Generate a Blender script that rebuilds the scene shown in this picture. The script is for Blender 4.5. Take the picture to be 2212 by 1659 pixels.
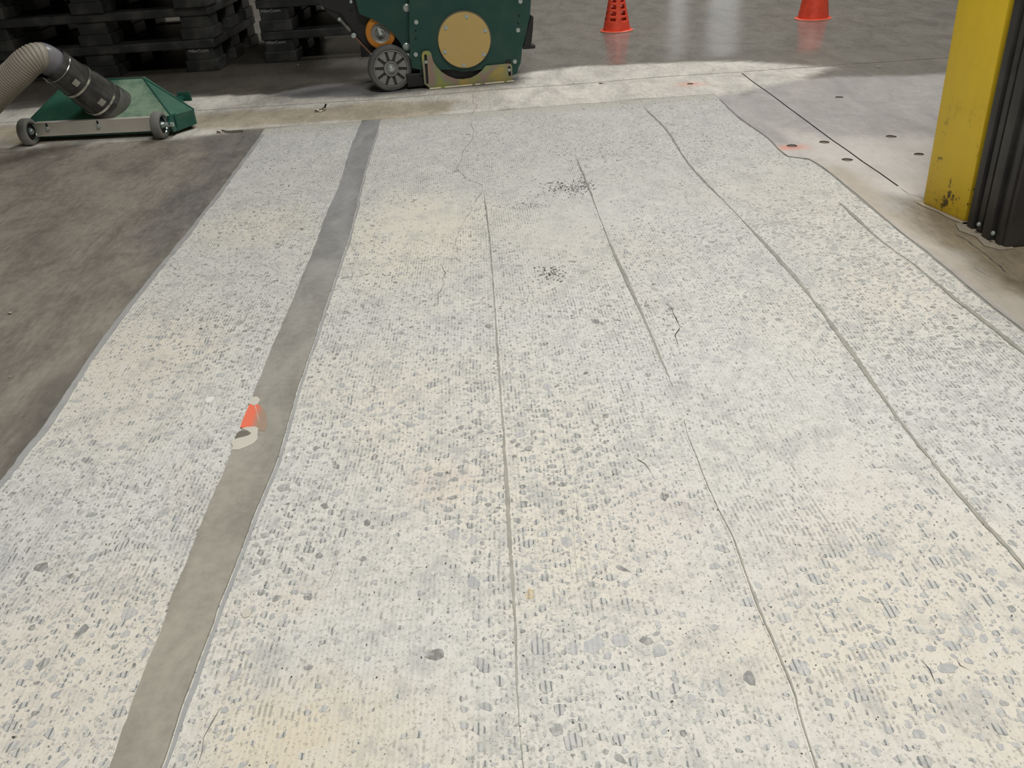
import bpy, bmesh, math, random
from mathutils import Vector, Matrix, noise
from mathutils.geometry import delaunay_2d_cdt
for o in list(bpy.data.objects): bpy.data.objects.remove(o)
SC = bpy.context.scene; COL = SC.collection
random.seed(7)
PI = math.pi
# ------------------------------------------------------------------ camera
W, H, FOC, CH = 2212, 1659, 1820.0, 0.9
RR = Matrix(((0.9960288200882148, 0.08527013984588507, -0.025604546556066893),
             (-0.06614995025724561, 0.5162980160148851, -0.8538504217601917),
             (-0.0595883682831014, 0.8521533675986714, 0.519888319214426)))   # camera -> world
cam = bpy.data.cameras.new('camera'); cam.sensor_width = 36; cam.lens = FOC / W * 36; cam.clip_start = .02; cam.clip_end = 100
co = bpy.data.objects.new('camera', cam); COL.objects.link(co)
co.matrix_world = Matrix.Translation((0, 0, CH)) @ RR.to_4x4()
SC.camera = co
# ------------------------------------------------------------------ light and exposure
SC.view_settings.view_transform = 'Standard'; SC.view_settings.look = 'None'; SC.view_settings.gamma = 1
SC.view_settings.use_curve_mapping = False
SC.view_settings.exposure = 0.06
wd = bpy.data.worlds.new('world'); SC.world = wd; wd.use_nodes = True
wd.node_tree.nodes['Background'].inputs[0].default_value = (.9, .95, 1, 1)
wd.node_tree.nodes['Background'].inputs[1].default_value = .30
def area(name, loc, size, power, col=(1, .97, .92), rot=(0, 0, 0), sy=None):
    l = bpy.data.lights.new(name, 'AREA'); l.size = size; l.energy = power; l.color = col
    if sy: l.shape = 'RECTANGLE'; l.size_y = sy
    o = bpy.data.objects.new(name, l); COL.objects.link(o); o.location = loc; o.rotation_euler = rot
area('high_bay_light', (.5, .7, 4.2), 1.2, 122, (1, .972, .945))
area('high_bay_light', (1.6, 5.2, 5.6), 1.6, 125, (1, .98, .95))
area('high_bay_light', (2.8, 8.5, 5.8), 1.6, 190, (1, .97, .93))
area('high_bay_light', (2.5, -3.0, 5.8), 1.6, 60, (1, .93, .82))
# ------------------------------------------------------------------ helpers
def ray(px, py): return RR @ Vector((px - W / 2, H / 2 - py, -FOC))
def G(px, py, z=0.0):
    d = ray(px, py); t = (z - CH) / d.z; return Vector((d.x * t, d.y * t, z))
def lin(c):
    c /= 255.0
    return c / 12.92 if c <= .04045 else ((c + .055) / 1.055) ** 2.4
def S(r, g, b): return (lin(r), lin(g), lin(b), 1)
class NT:
    def __init__(s, name):
        s.m = bpy.data.materials.new(name); s.m.use_nodes = True; s.t = s.m.node_tree
        s.b = s.t.nodes['Principled BSDF']; s.out = s.t.nodes['Material Output']
    def n(s, ty, **kw):
        nd = s.t.nodes.new(ty)
        for k, v in kw.items(): setattr(nd, k, v)
        return nd
    def put(s, sock, v):
        if isinstance(v, bpy.types.NodeSocket): s.t.links.new(v, sock)
        else: sock.default_value = v
    def math(s, op, a, b=0.0, c=None, clamp=False):
        nd = s.n('ShaderNodeMath', operation=op); nd.use_clamp = clamp
        s.put(nd.inputs[0], a); s.put(nd.inputs[1], b)
        if c is not None: s.put(nd.inputs[2], c)
        return nd.outputs[0]
    def mix(s, f, a, b, mode='MIX'):
        nd = s.n('ShaderNodeMix', data_type='RGBA', blend_type=mode)
        s.put(nd.inputs[0], f); s.put(nd.inputs[6], a); s.put(nd.inputs[7], b); return nd.outputs[2]
    def ss(s, x, lo, hi, a=0.0, b=1.0):
        nd = s.n('ShaderNodeMapRange', interpolation_type='SMOOTHSTEP')
        s.put(nd.inputs[0], x); nd.inputs[1].default_value = lo; nd.inputs[2].default_value = hi
        nd.inputs[3].default_value = a; nd.inputs[4].default_value = b; return nd.outputs[0]
    def coord(s, sc=(1, 1, 1), rot=(0, 0, 0), k='Object'):
        c = s.n('ShaderNodeTexCoord'); mp = s.n('ShaderNodeMapping')
        mp.inputs['Scale'].default_value = sc; mp.inputs['Rotation'].default_value = rot
        s.t.links.new(c.outputs[k], mp.inputs[0]); return mp.outputs[0]
    def noise(s, v, scale, detail=3, rough=.55, dist=0):
        nd = s.n('ShaderNodeTexNoise'); s.put(nd.inputs['Vector'], v); nd.inputs['Scale'].default_value = scale
        nd.inputs['Detail'].default_value = detail; nd.inputs['Roughness'].default_value = rough
        nd.inputs['Distortion'].default_value = dist; return nd.outputs[0]
    def attr(s, name): return s.n('ShaderNodeAttribute', attribute_name=name)
    def bump(s, h, strength=.3, dist=.001):
        nd = s.n('ShaderNodeBump'); nd.inputs['Strength'].default_value = strength; nd.inputs['Distance'].default_value = dist
        s.put(nd.inputs['Height'], h); s.t.links.new(nd.outputs[0], s.b.inputs['Normal'])
    def fin(s, col=None, rough=None, metal=None, spec=None):
        if col is not None: s.put(s.b.inputs['Base Color'], col)
        if rough is not None: s.put(s.b.inputs['Roughness'], rough)
        if metal is not None: s.put(s.b.inputs['Metallic'], metal)
        if spec is not None: s.put(s.b.inputs['Specular IOR Level'], spec)
        return s.m
def simple(name, col, rough=.5, metal=0.0, var=.12, scale=30, dust=0.0, spec=.5):
    t = NT(name); c = t.coord(); n = t.noise(c, scale, 4)
    a = tuple(x * (1 - var) for x in col[:3]) + (1,); b = tuple(min(1, x * (1 + var)) for x in col[:3]) + (1,)
    k = t.mix(n, a, b)
    if dust:
        k = t.mix(t.math('MULTIPLY', t.ss(t.noise(c, 9, 5), .4, .7), dust), k, S(150, 150, 140))
    t.bump(n, .1, .0005)
    return t.fin(k, rough, metal, spec)
class MB:
    def __init__(s): s.v = []; s.f = []; s.at = {}
    def add(s, vs, fs, M=None):
        o = len(s.v)
        for p in vs:
            p = Vector(p); s.v.append(tuple(M @ p if M else p))
        for f in fs: s.f.append(tuple(i + o for i in f))
        return s
    def box(s, a, b, M=None, ch=0.0):
        x0, y0, z0 = a; x1, y1, z1 = b
        if ch <= 0:
            return s.add([(x0,y0,z0),(x1,y0,z0),(x1,y1,z0),(x0,y1,z0),(x0,y0,z1),(x1,y0,z1),(x1,y1,z1),(x0,y1,z1)],
                  [(0,3,2,1),(4,5,6,7),(0,1,5,4),(1,2,6,5),(2,3,7,6),(3,0,4,7)], M)
        bm = bmesh.new(); bmesh.ops.create_cube(bm, size=1)
        for v in bm.verts: v.co = Vector((x0+(v.co.x+.5)*(x1-x0), y0+(v.co.y+.5)*(y1-y0), z0+(v.co.z+.5)*(z1-z0)))
        bmesh.ops.bevel(bm, geom=bm.edges[:], offset=ch, segments=2, affect='EDGES', profile=.6)
        bm.verts.index_update(); s.add([v.co[:] for v in bm.verts], [[q.index for q in f.verts] for f in bm.faces], M); bm.free(); return s
    def lathe(s, prof, n=32, M=None, cap=True):      # prof: (r, h) along local z
        vs = []; fs = []
        for r, h in prof:
            for i in range(n): a = 2*PI*i/n; vs.append((r*math.cos(a), r*math.sin(a), h))
        m = len(prof)
        for j in range(m-1):
            for i in range(n): k = (i+1) % n; fs.append((j*n+i, j*n+k, (j+1)*n+k, (j+1)*n+i))
        if cap:
            if prof[0][0] > 1e-6: fs.append(tuple(range(n-1, -1, -1)))
            if prof[-1][0] > 1e-6: fs.append(tuple((m-1)*n+i for i in range(n)))
        return s.add(vs, fs, M)
    def cyl(s, p, q, r, n=16, r2=None):
        p = Vector(p); q = Vector(q); d = q - p
        M = Matrix.Translation(p) @ d.to_track_quat('Z', 'Y').to_matrix().to_4x4()
        return s.lathe([(r, 0), (r if r2 is None else r2, d.length)], n, M)
    def tube(s, pts, r, n=12, rf=None):
        pts = [Vector(p) for p in pts]; vs = []; fs = []; m = len(pts); up = None
        for i, p in enumerate(pts):
            d = (pts[min(i+1, m-1)] - pts[max(i-1, 0)]).normalized()
            if up is None: up = d.orthogonal().normalized()
            up = (up - d * up.dot(d)).normalized(); sd = d.cross(up)
            rr = rf(i) if rf else r
            for k in range(n): a = 2*PI*k/n; vs.append(tuple(p + (up*math.cos(a) + sd*math.sin(a))*rr))
        for i in range(m-1):
            for k in range(n): j = (k+1) % n; fs.append((i*n+k, i*n+j, (i+1)*n+j, (i+1)*n+k))
        fs.append(tuple(range(n-1, -1, -1))); fs.append(tuple((m-1)*n+k for k in range(n)))
        return s.add(vs, fs)
    def prism(s, poly, y0, y1, M=None, holes=(), axis='y'):   # poly in (x,z), extruded along y ; axis 'z': poly (x,y)
        loops = [list(poly)] + [list(h) for h in holes]
        v2 = []; ed = []
        for lp in loops:
            o = len(v2); n = len(lp); v2 += [Vector(p) for p in lp]; ed += [(o+i, o+(i+1) % n) for i in range(n)]
        rv, re, rf, ov, oe, of = delaunay_2d_cdt(v2, ed, [], 1 if not holes else 1, 1e-6)
        fs = []
        for f in rf:
            c = sum((rv[i] for i in f), Vector((0, 0))) / len(f)
            if any(pin(c, h) for h in holes): continue
            fs.append(f)
        P = (lambda p, y: (p[0], y, p[1])) if axis == 'y' else (lambda p, y: (p[0], p[1], y))
        n = len(rv); vs = [P(p, y0) for p in rv] + [P(p, y1) for p in rv]
        F = [tuple(f) for f in fs] + [tuple(i+n for i in reversed(f)) for f in fs]
        s.add(vs, F, M)
        for lp in loops:
            k = len(lp); s.add([P(p, y0) for p in lp] + [P(p, y1) for p in lp], [(i, (i+1) % k, k+(i+1) % k, k+i) for i in range(k)], M)
        return s
    def build(s, name, mat, parent=None, smooth=False, attrs=None):
        me = bpy.data.meshes.new(name); me.from_pydata(s.v, [], s.f); me.validate()
        bm = bmesh.new(); bm.from_mesh(me)
        if attrs is None: bmesh.ops.recalc_face_normals(bm, faces=bm.faces[:])
        bm.to_mesh(me); bm.free()
        if smooth:
            for p in me.polygons: p.use_smooth = True
            me.set_sharp_from_angle(angle=math.radians(38))
        me.materials.append(mat)
        if attrs:
            for k, (ty, vals) in attrs.items():
                a = me.attributes.new(k, ty, 'POINT')
                a.data.foreach_set('color' if ty == 'FLOAT_COLOR' else 'value', vals)
        o = bpy.data.objects.new(name, me); COL.objects.link(o)
        if parent: o.parent = parent
        return o
def pin(p, poly):
    x, y = p[0], p[1]; c = False; j = len(poly) - 1
    for i in range(len(poly)):
        xi, yi = poly[i][0], poly[i][1]; xj, yj = poly[j][0], poly[j][1]
        if (yi > y) != (yj > y) and x < (xj - xi) * (y - yi) / (yj - yi) + xi: c = not c
        j = i
    return c
def sdist(p, poly):
    best = 1e9; n = len(poly); x, y = p
    for i in range(n):
        ax, ay = poly[i][0], poly[i][1]; bx, by = poly[(i+1) % n][0], poly[(i+1) % n][1]
        dx, dy = bx-ax, by-ay; L = dx*dx+dy*dy
        t = 0 if L == 0 else max(0, min(1, ((x-ax)*dx+(y-ay)*dy)/L))
        d = (x-ax-t*dx)**2 + (y-ay-t*dy)**2
        if d < best: best = d
    d = math.sqrt(best); return d if pin(p, poly) else -d
def smst(x, a, b):
    t = max(0, min(1, (x-a)/(b-a))); return t*t*(3-2*t)
def tag(o, label=None, cat=None, group=None, kind=None):
    if label: o['label'] = label
    if cat: o['category'] = cat
    if group: o['group'] = group
    if kind: o['kind'] = kind
    return o
def empty(name, loc, rz=0, label=None, cat=None, group=None):
    o = bpy.data.objects.new(name, None); COL.objects.link(o); o.location = loc; o.rotation_euler = (0, 0, rz); o.empty_display_size = .1
    return tag(o, label, cat, group)
def ydir(p, d=(0, -1, 0)):          # matrix whose local z points along d, at p
    return Matrix.Translation(p) @ Vector(d).to_track_quat('Z', 'Y').to_matrix().to_4x4()
# ------------------------------------------------------------------ ground layout (metres, y = away along the grinding lanes)
def poly(pts): return [G(x, y) for x, y in pts]
class Line:
    """boundary x = f(y), sampled from points on the floor"""
    def __init__(s, pts, wob=.0015, seed=0):
        P = sorted([(p.y, p.x) for p in poly(pts)]); s.P = P; s.w = wob; s.sd = seed; s.y0 = P[0][0]; s.y1 = P[-1][0]
    def __call__(s, y):
        P = s.P
        if y <= P[0][0]: k = (P[3][1]-P[0][1])/(P[3][0]-P[0][0]) if len(P) > 3 else 0; x = P[0][1] + k*(y-P[0][0])
        elif y >= P[-1][0]: k = (P[-1][1]-P[-2][1])/(P[-1][0]-P[-2][0]); x = P[-1][1] + max(-.15, min(.15, k))*(y-P[-1][0])
        else:
            for i in range(len(P)-1):
                if P[i+1][0] >= y: break
            a, b = P[i], P[i+1]; h_ = b[0]-a[0]; t = (y-a[0])/h_
            ma = (b[1]-P[i-1][1])/(b[0]-P[i-1][0]) if i > 0 else (b[1]-a[1])/h_
            mb_ = (P[i+2][1]-a[1])/(P[i+2][0]-a[0]) if i+2 < len(P) else (b[1]-a[1])/h_
            if abs(h_) < .14: x = a[1] + (b[1]-a[1])*t
            else: x = a[1]*(2*t**3-3*t*t+1) + h_*ma*(t**3-2*t*t+t) + b[1]*(3*t*t-2*t**3) + h_*mb_*(t**3-t*t)
        return x + s.w*noise.noise(Vector((y*14, s.sd, 0))) + s.w*.6*noise.noise(Vector((y*60, s.sd, 5)))
B0 = Line([(575,275),(440,455),(235,710),(95,915),(0,1035)], .004, 1)
B1 = Line([(775,275),(753,330),(732,400),(705,460),(676,540),(654,590),(635,640),(608,700),(553,832),(522,922),(489,1000),(446,1100),(406,1200),(366,1300),(330,1400),(290,1500),(254,1600),(235,1659)], .003, 2)
B2 = Line([(822,262),(799,330),(780,400),(767,460),(751,520),(723,600),(703,660),(678,738),(645,832),(617,931),(596,1000),(553,1100),(516,1200),(475,1300),(440,1400),(403,1500),(368,1600),(348,1659)], .0025, 3)
S1 = Line([(1037,330),(1042,385),(1058,520),(1070,680),(1080,830),(1092,1000),(1100,1150),(1112,1330),(1118,1500),(1130,1659)], .002, 4)
S2 = Line([(1245,340),(1270,400),(1320,530),(1380,660),(1440,800),(1460,850),(1495,960),(1530,1050),(1580,1150),(1640,1310),(1700,1450),(1760,1640)], .002, 5)
S3 = Line([(1390,230),(1440,280),(1490,355),(1600,470),(1720,600),(1830,745),(1940,900),(2060,1050),(2212,1220)], .002, 6)
S4 = Line([(1730,360),(1795,420),(1840,460),(1900,515),(1982,575),(2050,632),(2145,706),(2212,760)], .002, 7)
R_ = Line([(1545,205),(1600,255),(1660,298),(1705,338),(1745,341),(1830,402),(1940,495),(2009,548),(2130,650),(2212,713)], .002, 8)
YN, YF = -.35, 3.80
def yfar(x): return 3.80 + .012*noise.noise(Vector((x*9, 3, 0)))
lanes = [(B0, B1), (B2, S1), (S1, S2), (S2, S3), (S3, S4), (S4, R_)]
# ------------------------------------------------------------------ materials
def mat_floor():
    t = NT('concrete_floor'); a = t.attr('tint'); g = t.attr('gloss')
    c = t.coord(); cs = t.coord((1.5, .75, 1), (0, 0, .25))
    n1 = t.noise(cs, 5, 6, .62, .6); n2 = t.noise(c, 34, 5, .65); n3 = t.noise(t.coord((6, 1.2, 1), (0, 0, .2)), 14, 4, .7)
    f = t.math('ADD', t.math('MULTIPLY', n1, .75), t.math('ADD', t.math('MULTIPLY', n2, .3), t.math('MULTIPLY', n3, .45)))
    f = t.ss(f, .50, 1.0, .62, 1.38)
    f = t.math('ADD', t.math('MULTIPLY', t.math('SUBTRACT', f, 1.0), a.outputs['Alpha']), 1.0)
    vm = t.n('ShaderNodeVectorMath', operation='SCALE'); t.put(vm.inputs[0], a.outputs['Color']); t.put(vm.inputs['Scale'], f)
    k = vm.outputs[0]
    sp = t.ss(t.noise(c, 160, 2, .5), .70, .76, 0, .45)
    k = t.mix(sp, k, S(60, 56, 50))
    w = t.ss(t.noise(c, 90, 3, .6), .68, .78, 0, .35); k = t.mix(w, k, S(170, 168, 160))
    ro = t.math('ADD', t.ss(g.outputs['Fac'], 0, 1, .62, .13), t.math('MULTIPLY', n2, .10))
    t.bump(t.math('ADD', n2, n3), .25, .0008)
    return t.fin(k, ro, 0.0, .5)
def stripes(t, gx, lo=.26, hi=.40):
    fr = t.math('FRACT', gx); d = t.math('ABSOLUTE', t.math('SUBTRACT', fr, .5)); return t.ss(d, lo, hi, 1, 0)
def mat_lane():
    t = NT('ground_concrete'); gx = t.attr('gx').outputs['Fac']; c = t.coord()
    sep = t.n('ShaderNodeSeparateXYZ'); t.put(sep.inputs[0], c)
    big = t.noise(c, 1.3, 3, .5, .3); big2 = t.noise(t.coord((1, .6, 1), (0, 0, .5)), 2.1, 4, .55)
    fine = t.noise(c, 55, 6, .7); fine2 = t.noise(c, 150, 4, .7)
    k = t.mix(t.ss(big, .38, .64), S(221, 222, 217), S(229, 224, 209))
    k = t.mix(t.ss(big2, .50, .72, 0, .5), k, S(207, 208, 207))
    k = t.mix(t.ss(t.noise(t.coord((1.5, .6, 1), (0, 0, .1)), 2.7, 3, .5), .60, .72, 0, .4), k, S(222, 208, 196))
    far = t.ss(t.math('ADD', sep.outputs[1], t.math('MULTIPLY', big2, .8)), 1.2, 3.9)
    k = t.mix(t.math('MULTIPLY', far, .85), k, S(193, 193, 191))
    mid = t.noise(t.coord((1.3, 1, 1)), 24, 5, .68, .6)
    k = t.mix(t.ss(mid, .48, .66, 0, .45), k, S(186, 188, 184))
    k = t.mix(t.ss(fine, .44, .62, 0, .55), k, S(196, 197, 190))
    k = t.mix(t.ss(fine2, .52, .66, 0, .5), k, S(160, 162, 156))
    for (px, py, r_, cc, st_) in ((120,1420,.30,S(226,218,202),.5), (650,1600,.20,S(226,214,184),.7), (2120,1430,.34,S(228,221,200),.5), (1900,1250,.4,S(226,219,208),.35), (960,1045,.07,S(224,210,196),.5), (1420,1100,.10,S(226,215,206),.35), (640,1290,.10,S(224,215,200),.35), (560,490,.25,S(214,210,192),.6), (920,500,.4,S(224,220,200),.6), (250,820,.3,S(220,213,197),.4)):
        g_ = G(px, py); vd = t.n('ShaderNodeVectorMath', operation='DISTANCE'); t.put(vd.inputs[0], c); vd.inputs[1].default_value = (g_.x, g_.y, 0)
        dd_ = t.math('ADD', vd.outputs['Value'], t.math('MULTIPLY', t.math('SUBTRACT', big2, .5), r_*2.2))
        k = t.mix(t.ss(dd_, r_*.3, r_*1.15, st_, 0), k, cc)
    blot = t.noise(t.coord((1, .8, 1)), 13, 6, .7, .4)
    k = t.mix(t.ss(blot, .50, .66, 0, .5), k, S(166, 168, 167)); k = t.mix(t.ss(blot, .34, .46, .45, 0), k, S(222, 222, 216))
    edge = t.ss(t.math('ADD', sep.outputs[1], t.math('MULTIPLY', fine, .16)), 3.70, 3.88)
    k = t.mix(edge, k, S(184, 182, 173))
    # dashes: what the drum left in each groove
    cell = t.math('FLOOR', gx); cb = t.n('ShaderNodeCombineXYZ')
    t.put(cb.inputs[0], t.math('MULTIPLY', cell, 3.17)); t.put(cb.inputs[1], t.math('MULTIPLY', sep.outputs[1], 60)); t.put(cb.inputs[2], 0.0)
    dn = t.noise(cb.outputs[0], 1.0, 2, .5)
    zone = t.noise(c, 3.2, 3, .6, .3)
    thr = t.math('ADD', dn, t.math('MULTIPLY', t.math('SUBTRACT', zone, .5), .9))
    st = stripes(t, gx, .16, .34)
    dash = t.math('MULTIPLY', t.ss(thr, .60, .70), st)
    k = t.mix(t.math('MULTIPLY', dash, .5), k, S(134, 136, 132))
    # fine specks of sand grains and pits
    c2 = t.coord((1, .75, 1)); sp = t.noise(c2, 210, 2, .5)
    k = t.mix(t.ss(sp, .60, .68, 0, .55), k, S(140, 140, 132))
    sp2 = t.noise(c2, 330, 1, .5)
    k = t.mix(t.ss(sp2, .66, .73, 0, .7), k, S(100, 100, 94))
    sp3 = t.noise(c2, 260, 1, .5); k = t.mix(t.ss(sp3, .18, .26, .6, 0), k, S(240, 240, 234))
    # lighter crests
    k = t.mix(t.math('MULTIPLY', t.math('SUBTRACT', 1, st), .14), k, S(236, 236, 228))
    t.bump(t.math('ADD', fine, fine2), .35, .0007)
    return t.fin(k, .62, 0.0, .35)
def mat_stone():
    t = NT('cut_aggregate'); gx = t.attr('gx').outputs['Fac']; tn = t.attr('tone').outputs['Fac']; ct = t.attr('cut').outputs['Fac']; c = t.coord()
    r = t.n('ShaderNodeValToRGB'); t.put(r.inputs[0], tn); e = r.color_ramp.elements
    e[0].position = 0; e[0].color = S(207, 207, 200); e[1].position = 1; e[1].color = S(214, 190, 140)
    for p, q in ((.25, S(197, 198, 193)), (.5, S(185, 187, 188)), (.7, S(170, 172, 169)), (.82, S(146, 147, 143)), (.92, S(112, 111, 106)), (.95, S(210, 186, 140))):
        x = e.new(p); x.color = q
    n = t.noise(c, 90, 4, .6)
    k = t.mix(t.ss(n, .4, .65, 0, .6), r.outputs[0], S(206, 207, 202))
    st = stripes(t, gx, .08, .24)
    n2 = t.noise(t.coord((3, 1, 1)), 40, 2, .6)
    sf = t.math('MULTIPLY', st, t.math('MULTIPLY', ct, t.ss(n2, .32, .55)))
    sepy = t.n('ShaderNodeSeparateXYZ'); t.put(sepy.inputs[0], c)
    k = t.mix(sf, k, S(128, 131, 130))
    # film of paste left on top between the cuts
    pf = t.math('MULTIPLY', t.math('SUBTRACT', 1, st), t.math('MULTIPLY', ct, t.ss(t.noise(c, 60, 4, .7), .38, .62)))
    k = t.mix(t.math('MULTIPLY', pf, .7), k, S(208, 208, 200))
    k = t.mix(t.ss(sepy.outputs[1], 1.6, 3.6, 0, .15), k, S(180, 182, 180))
    k = t.mix(t.ss(t.noise(c, 210, 2, .5), .60, .68, 0, .4), k, S(140, 140, 134))
    t.bump(t.math('ADD', n, t.math('MULTIPLY', st, -1.0)), .3, .0006)
    return t.fin(k, .5, 0.0, .4)
M_FLOOR = mat_floor(); M_LANE = mat_lane(); M_STONE = mat_stone()
def mat_strip(name, c0, c1, vary=.2, rough=.5, sc=7):
    t = NT(name); c = t.coord(); cs = t.coord((1.6, .7, 1), (0, 0, -.5))
    sep = t.n('ShaderNodeSeparateXYZ'); t.put(sep.inputs[0], c)
    n = t.noise(cs, sc, 6, .6, .5); n2 = t.noise(c, 60, 4, .65)
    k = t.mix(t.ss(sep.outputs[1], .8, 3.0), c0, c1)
    f = t.math('ADD', t.math('MULTIPLY', n, .7), t.math('MULTIPLY', n2, .3)); f = t.ss(f, .3, .72, 1-vary, 1+vary)
    vm = t.n('ShaderNodeVectorMath', operation='SCALE'); t.put(vm.inputs[0], k); t.put(vm.inputs['Scale'], f); k = vm.outputs[0]
    sc2 = t.ss(t.noise(t.coord((30, 2, 1), (0, 0, .9)), 1.4, 5, .7), .66, .74, 0, .35); k = t.mix(sc2, k, S(188, 186, 176))
    t.bump(n2, .15, .0006)
    return t.fin(k, rough, 0.0, .45)
M_STRIP = mat_strip('uncut_concrete', S(162, 158, 146), S(146, 147, 147), .24)
M_RIDGE = mat_strip('seam_concrete', S(168, 167, 156), S(138, 138, 132), .22, .6, 30)
M_LIP = mat_strip('grey_lip_concrete', S(172, 174, 173), S(158, 158, 156), .12, .6, 20)
M_DARK = simple('open_crack', S(80, 77, 70), .9, 0, .2)
M_SOFT = simple('hairline_crack', S(128, 126, 118), .9, 0, .2)
M_SLURRY = simple('dried_slurry', S(206, 203, 190), .8, 0, .06, 80)
M_WHITE = simple('white_paint', S(236, 236, 230), .4, 0, .03)
# ------------------------------------------------------------------ floor slab
ground = [(B0(YN + i*(YF-YN)/90), YN + i*(YF-YN)/90) for i in range(91)]
ground[-1] = (ground[-1][0], yfar(ground[-1][0]))
xl, xr = ground[-1][0], R_(YF)
top = [(xl + (xr-xl)*i/30, yfar(xl + (xr-xl)*i/30)) for i in range(1, 30)]
rgt = [(R_(YF - i*(YF-YN)/90), YF - i*(YF-YN)/90) for i in range(91)]
ground += top + rgt
ground = [Vector(p) for p in ground]
def ribbon(pts, w):
    """thin closed outline round a polyline"""
    P = [Vector((p[0], p[1])) for p in pts]; L = []; Rr = []
    for i, p in enumerate(P):
        d = (P[min(i+1, len(P)-1)] - P[max(i-1, 0)]).normalized(); n = Vector((-d.y, d.x))
        ww = (w[i] if isinstance(w, (list, tuple)) else w) / 2
        L.append(p + n*ww); Rr.append(p - n*ww)
    return L + Rr[::-1]
def dens(pts, step, wob, seed):
    out = []
    for a, b in zip(pts, pts[1:]):
        a = Vector((a[0], a[1])); b = Vector((b[0], b[1])); n = max(1, int((b-a).length/step)); nn = Vector((-(b-a).y, (b-a).x)).normalized()
        for i in range(n):
            p = a.lerp(b, i/n); out.append(p + nn*wob*noise.noise(Vector((p.x*23, p.y*23, seed))))
    out.append(Vector((pts[-1][0], pts[-1][1]))); return out
j1 = [(-7.9, 4.52)] + [G(*p).xy for p in [(0,265),(429,238.5),(664,224),(836,213.6),(980,201),(1110,190.6),(1240,182),(1442,165),(1599,155.6),(1660,151)]] + [(7.9, 3.95)]
j2 = [G(*p).xy for p in [(1600,157),(1650,193),(1700,230),(1800,304),(1900,374),(1940,402)]]
JP1 = ribbon(dens(j1, .25, .003, 1), .006); JP2 = ribbon(dens([j2[0] - Vector((0, .006)) + Vector((0, -.004))] + j2[1:], .12, .003, 2), .0055)
holes = [((1710,315),.019),((1781,307),.018),((1830,345),.018),((1925,295),.018),((1985,333),.016),((1813,210),.017),((1491,181),.015),((1298,180),.012),((1238,181),.006)]
HP = []
for (p, r) in holes:
    c = G(*p).xy; k = []
    for i in range(14):
        a = 2*PI*i/14; rr = r*(1 + .22*noise.noise(Vector((c.x*9+math.cos(a), c.y*9+math.sin(a), 2)))); k.append(c + Vector((rr*math.cos(a), rr*math.sin(a))))
    HP.append(k)
loops = [[Vector(p) for p in ((-8, -3), (8, -3), (8, 15), (-8, 15))], ground, JP1, JP2] + HP
v2 = []; ed = []
for lp in loops:
    o = len(v2); n = len(lp); v2 += lp; ed += [(o+i, o+(i+1) % n) for i in range(n)]
x = -3.2
while x < 3.6:
    y = .5
    while y < 9:
        p = Vector((x + random.uniform(-.008, .008), y + random.uniform(-.008, .008)))
        if not pin(p, ground) and abs(x) < y*.95+.6: v2.append(p)
        y += .045 if y < 5 else .09
    x += .045
rv, re_, rf, _, _, _ = delaunay_2d_cdt(v2, ed, [], 1, 1e-7)
zones = [  # outline in the floor plan (through picture points), sRGB colour, feather in, break-up, gloss
    ([(-900,420),(1200,150),(1900,100),(2900,60),(2900,-140),(-900,-60)], (136,133,127), .25, .12, .92, 0.75),        # far polished floor
    ([(-900,260),(380,212),(560,200),(700,185),(790,165),(800,150),(755,150),(705,142),(692,120),(690,88),(560,92),(300,110),(-900,190)], (66,62,54), .25, .12, .25, 0.7),    # darker brown floor by the pallets
    ([(1120,170),(1600,205),(1700,170),(2050,160),(2700,200),(3200,1000),(2400,1100),(1960,620),(1640,420),(1470,230),(1540,190)], (170,167,164), .08, .05, .45, .5),   # right side
    ([(1680,280),(1800,300),(1960,290),(2120,330),(2120,400),(1950,420),(1790,390),(1700,330)], (196,191,185), .12, .10, .1, 0.35), # dusty patch with holes
    ([(1935,425),(2000,500),(2090,572),(2170,632),(2260,700),(2500,860),(2700,800),(2260,500),(2100,440)], (122,112,92), .05, .07, 0, 1),
    ([(1760,345),(1830,400),(2060,590),(2212,700),(2500,920),(2500,880),(2230,650),(2010,520),(1900,420),(1830,360)], (180,173,160), .03, .02, .1, 0.3),
    ([(-900,300),(0,240),(300,214),(560,203),(650,210),(800,212),(900,196),(1115,160),(1250,143),(1400,136),(1560,133),(1720,138),(1800,147),(1730,170),(1610,198),(1540,207),(1200,232),(1000,245),(820,268),(575,278),(470,290),(300,310),(0,330),(-900,430)], (203,200,191), .05, .06, .05, .8),  # dust band at the joint
    ([(0,272),(430,246),(850,222),(1000,212),(1000,235),(820,262),(575,272),(400,280),(0,318)], (180,171,152), .06, .09, 0, .7),
    ([(600,200),(700,180),(830,190),(900,196),(1110,182),(1120,168),(920,190),(820,208),(640,212)], (140,140,140), .05, .05, .05, 0.6),
    ([(575,277),(440,455),(235,712),(95,917),(0,1037),(-300,1430),(-900,1500),(-900,430),(0,325),(300,306),(430,296)], (133,127,117), .06, .10, .12, 1), # left dirty floor
    ([(575,278),(440,440),(330,560),(300,520),(470,330),(430,300)], (112,109,104), .10, .12, .1, 1),
]
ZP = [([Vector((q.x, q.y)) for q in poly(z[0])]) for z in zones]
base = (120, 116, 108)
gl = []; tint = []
bb = [(min(p.x for p in z), max(p.x for p in z), min(p.y for p in z), max(p.y for p in z)) for z in ZP]
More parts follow.
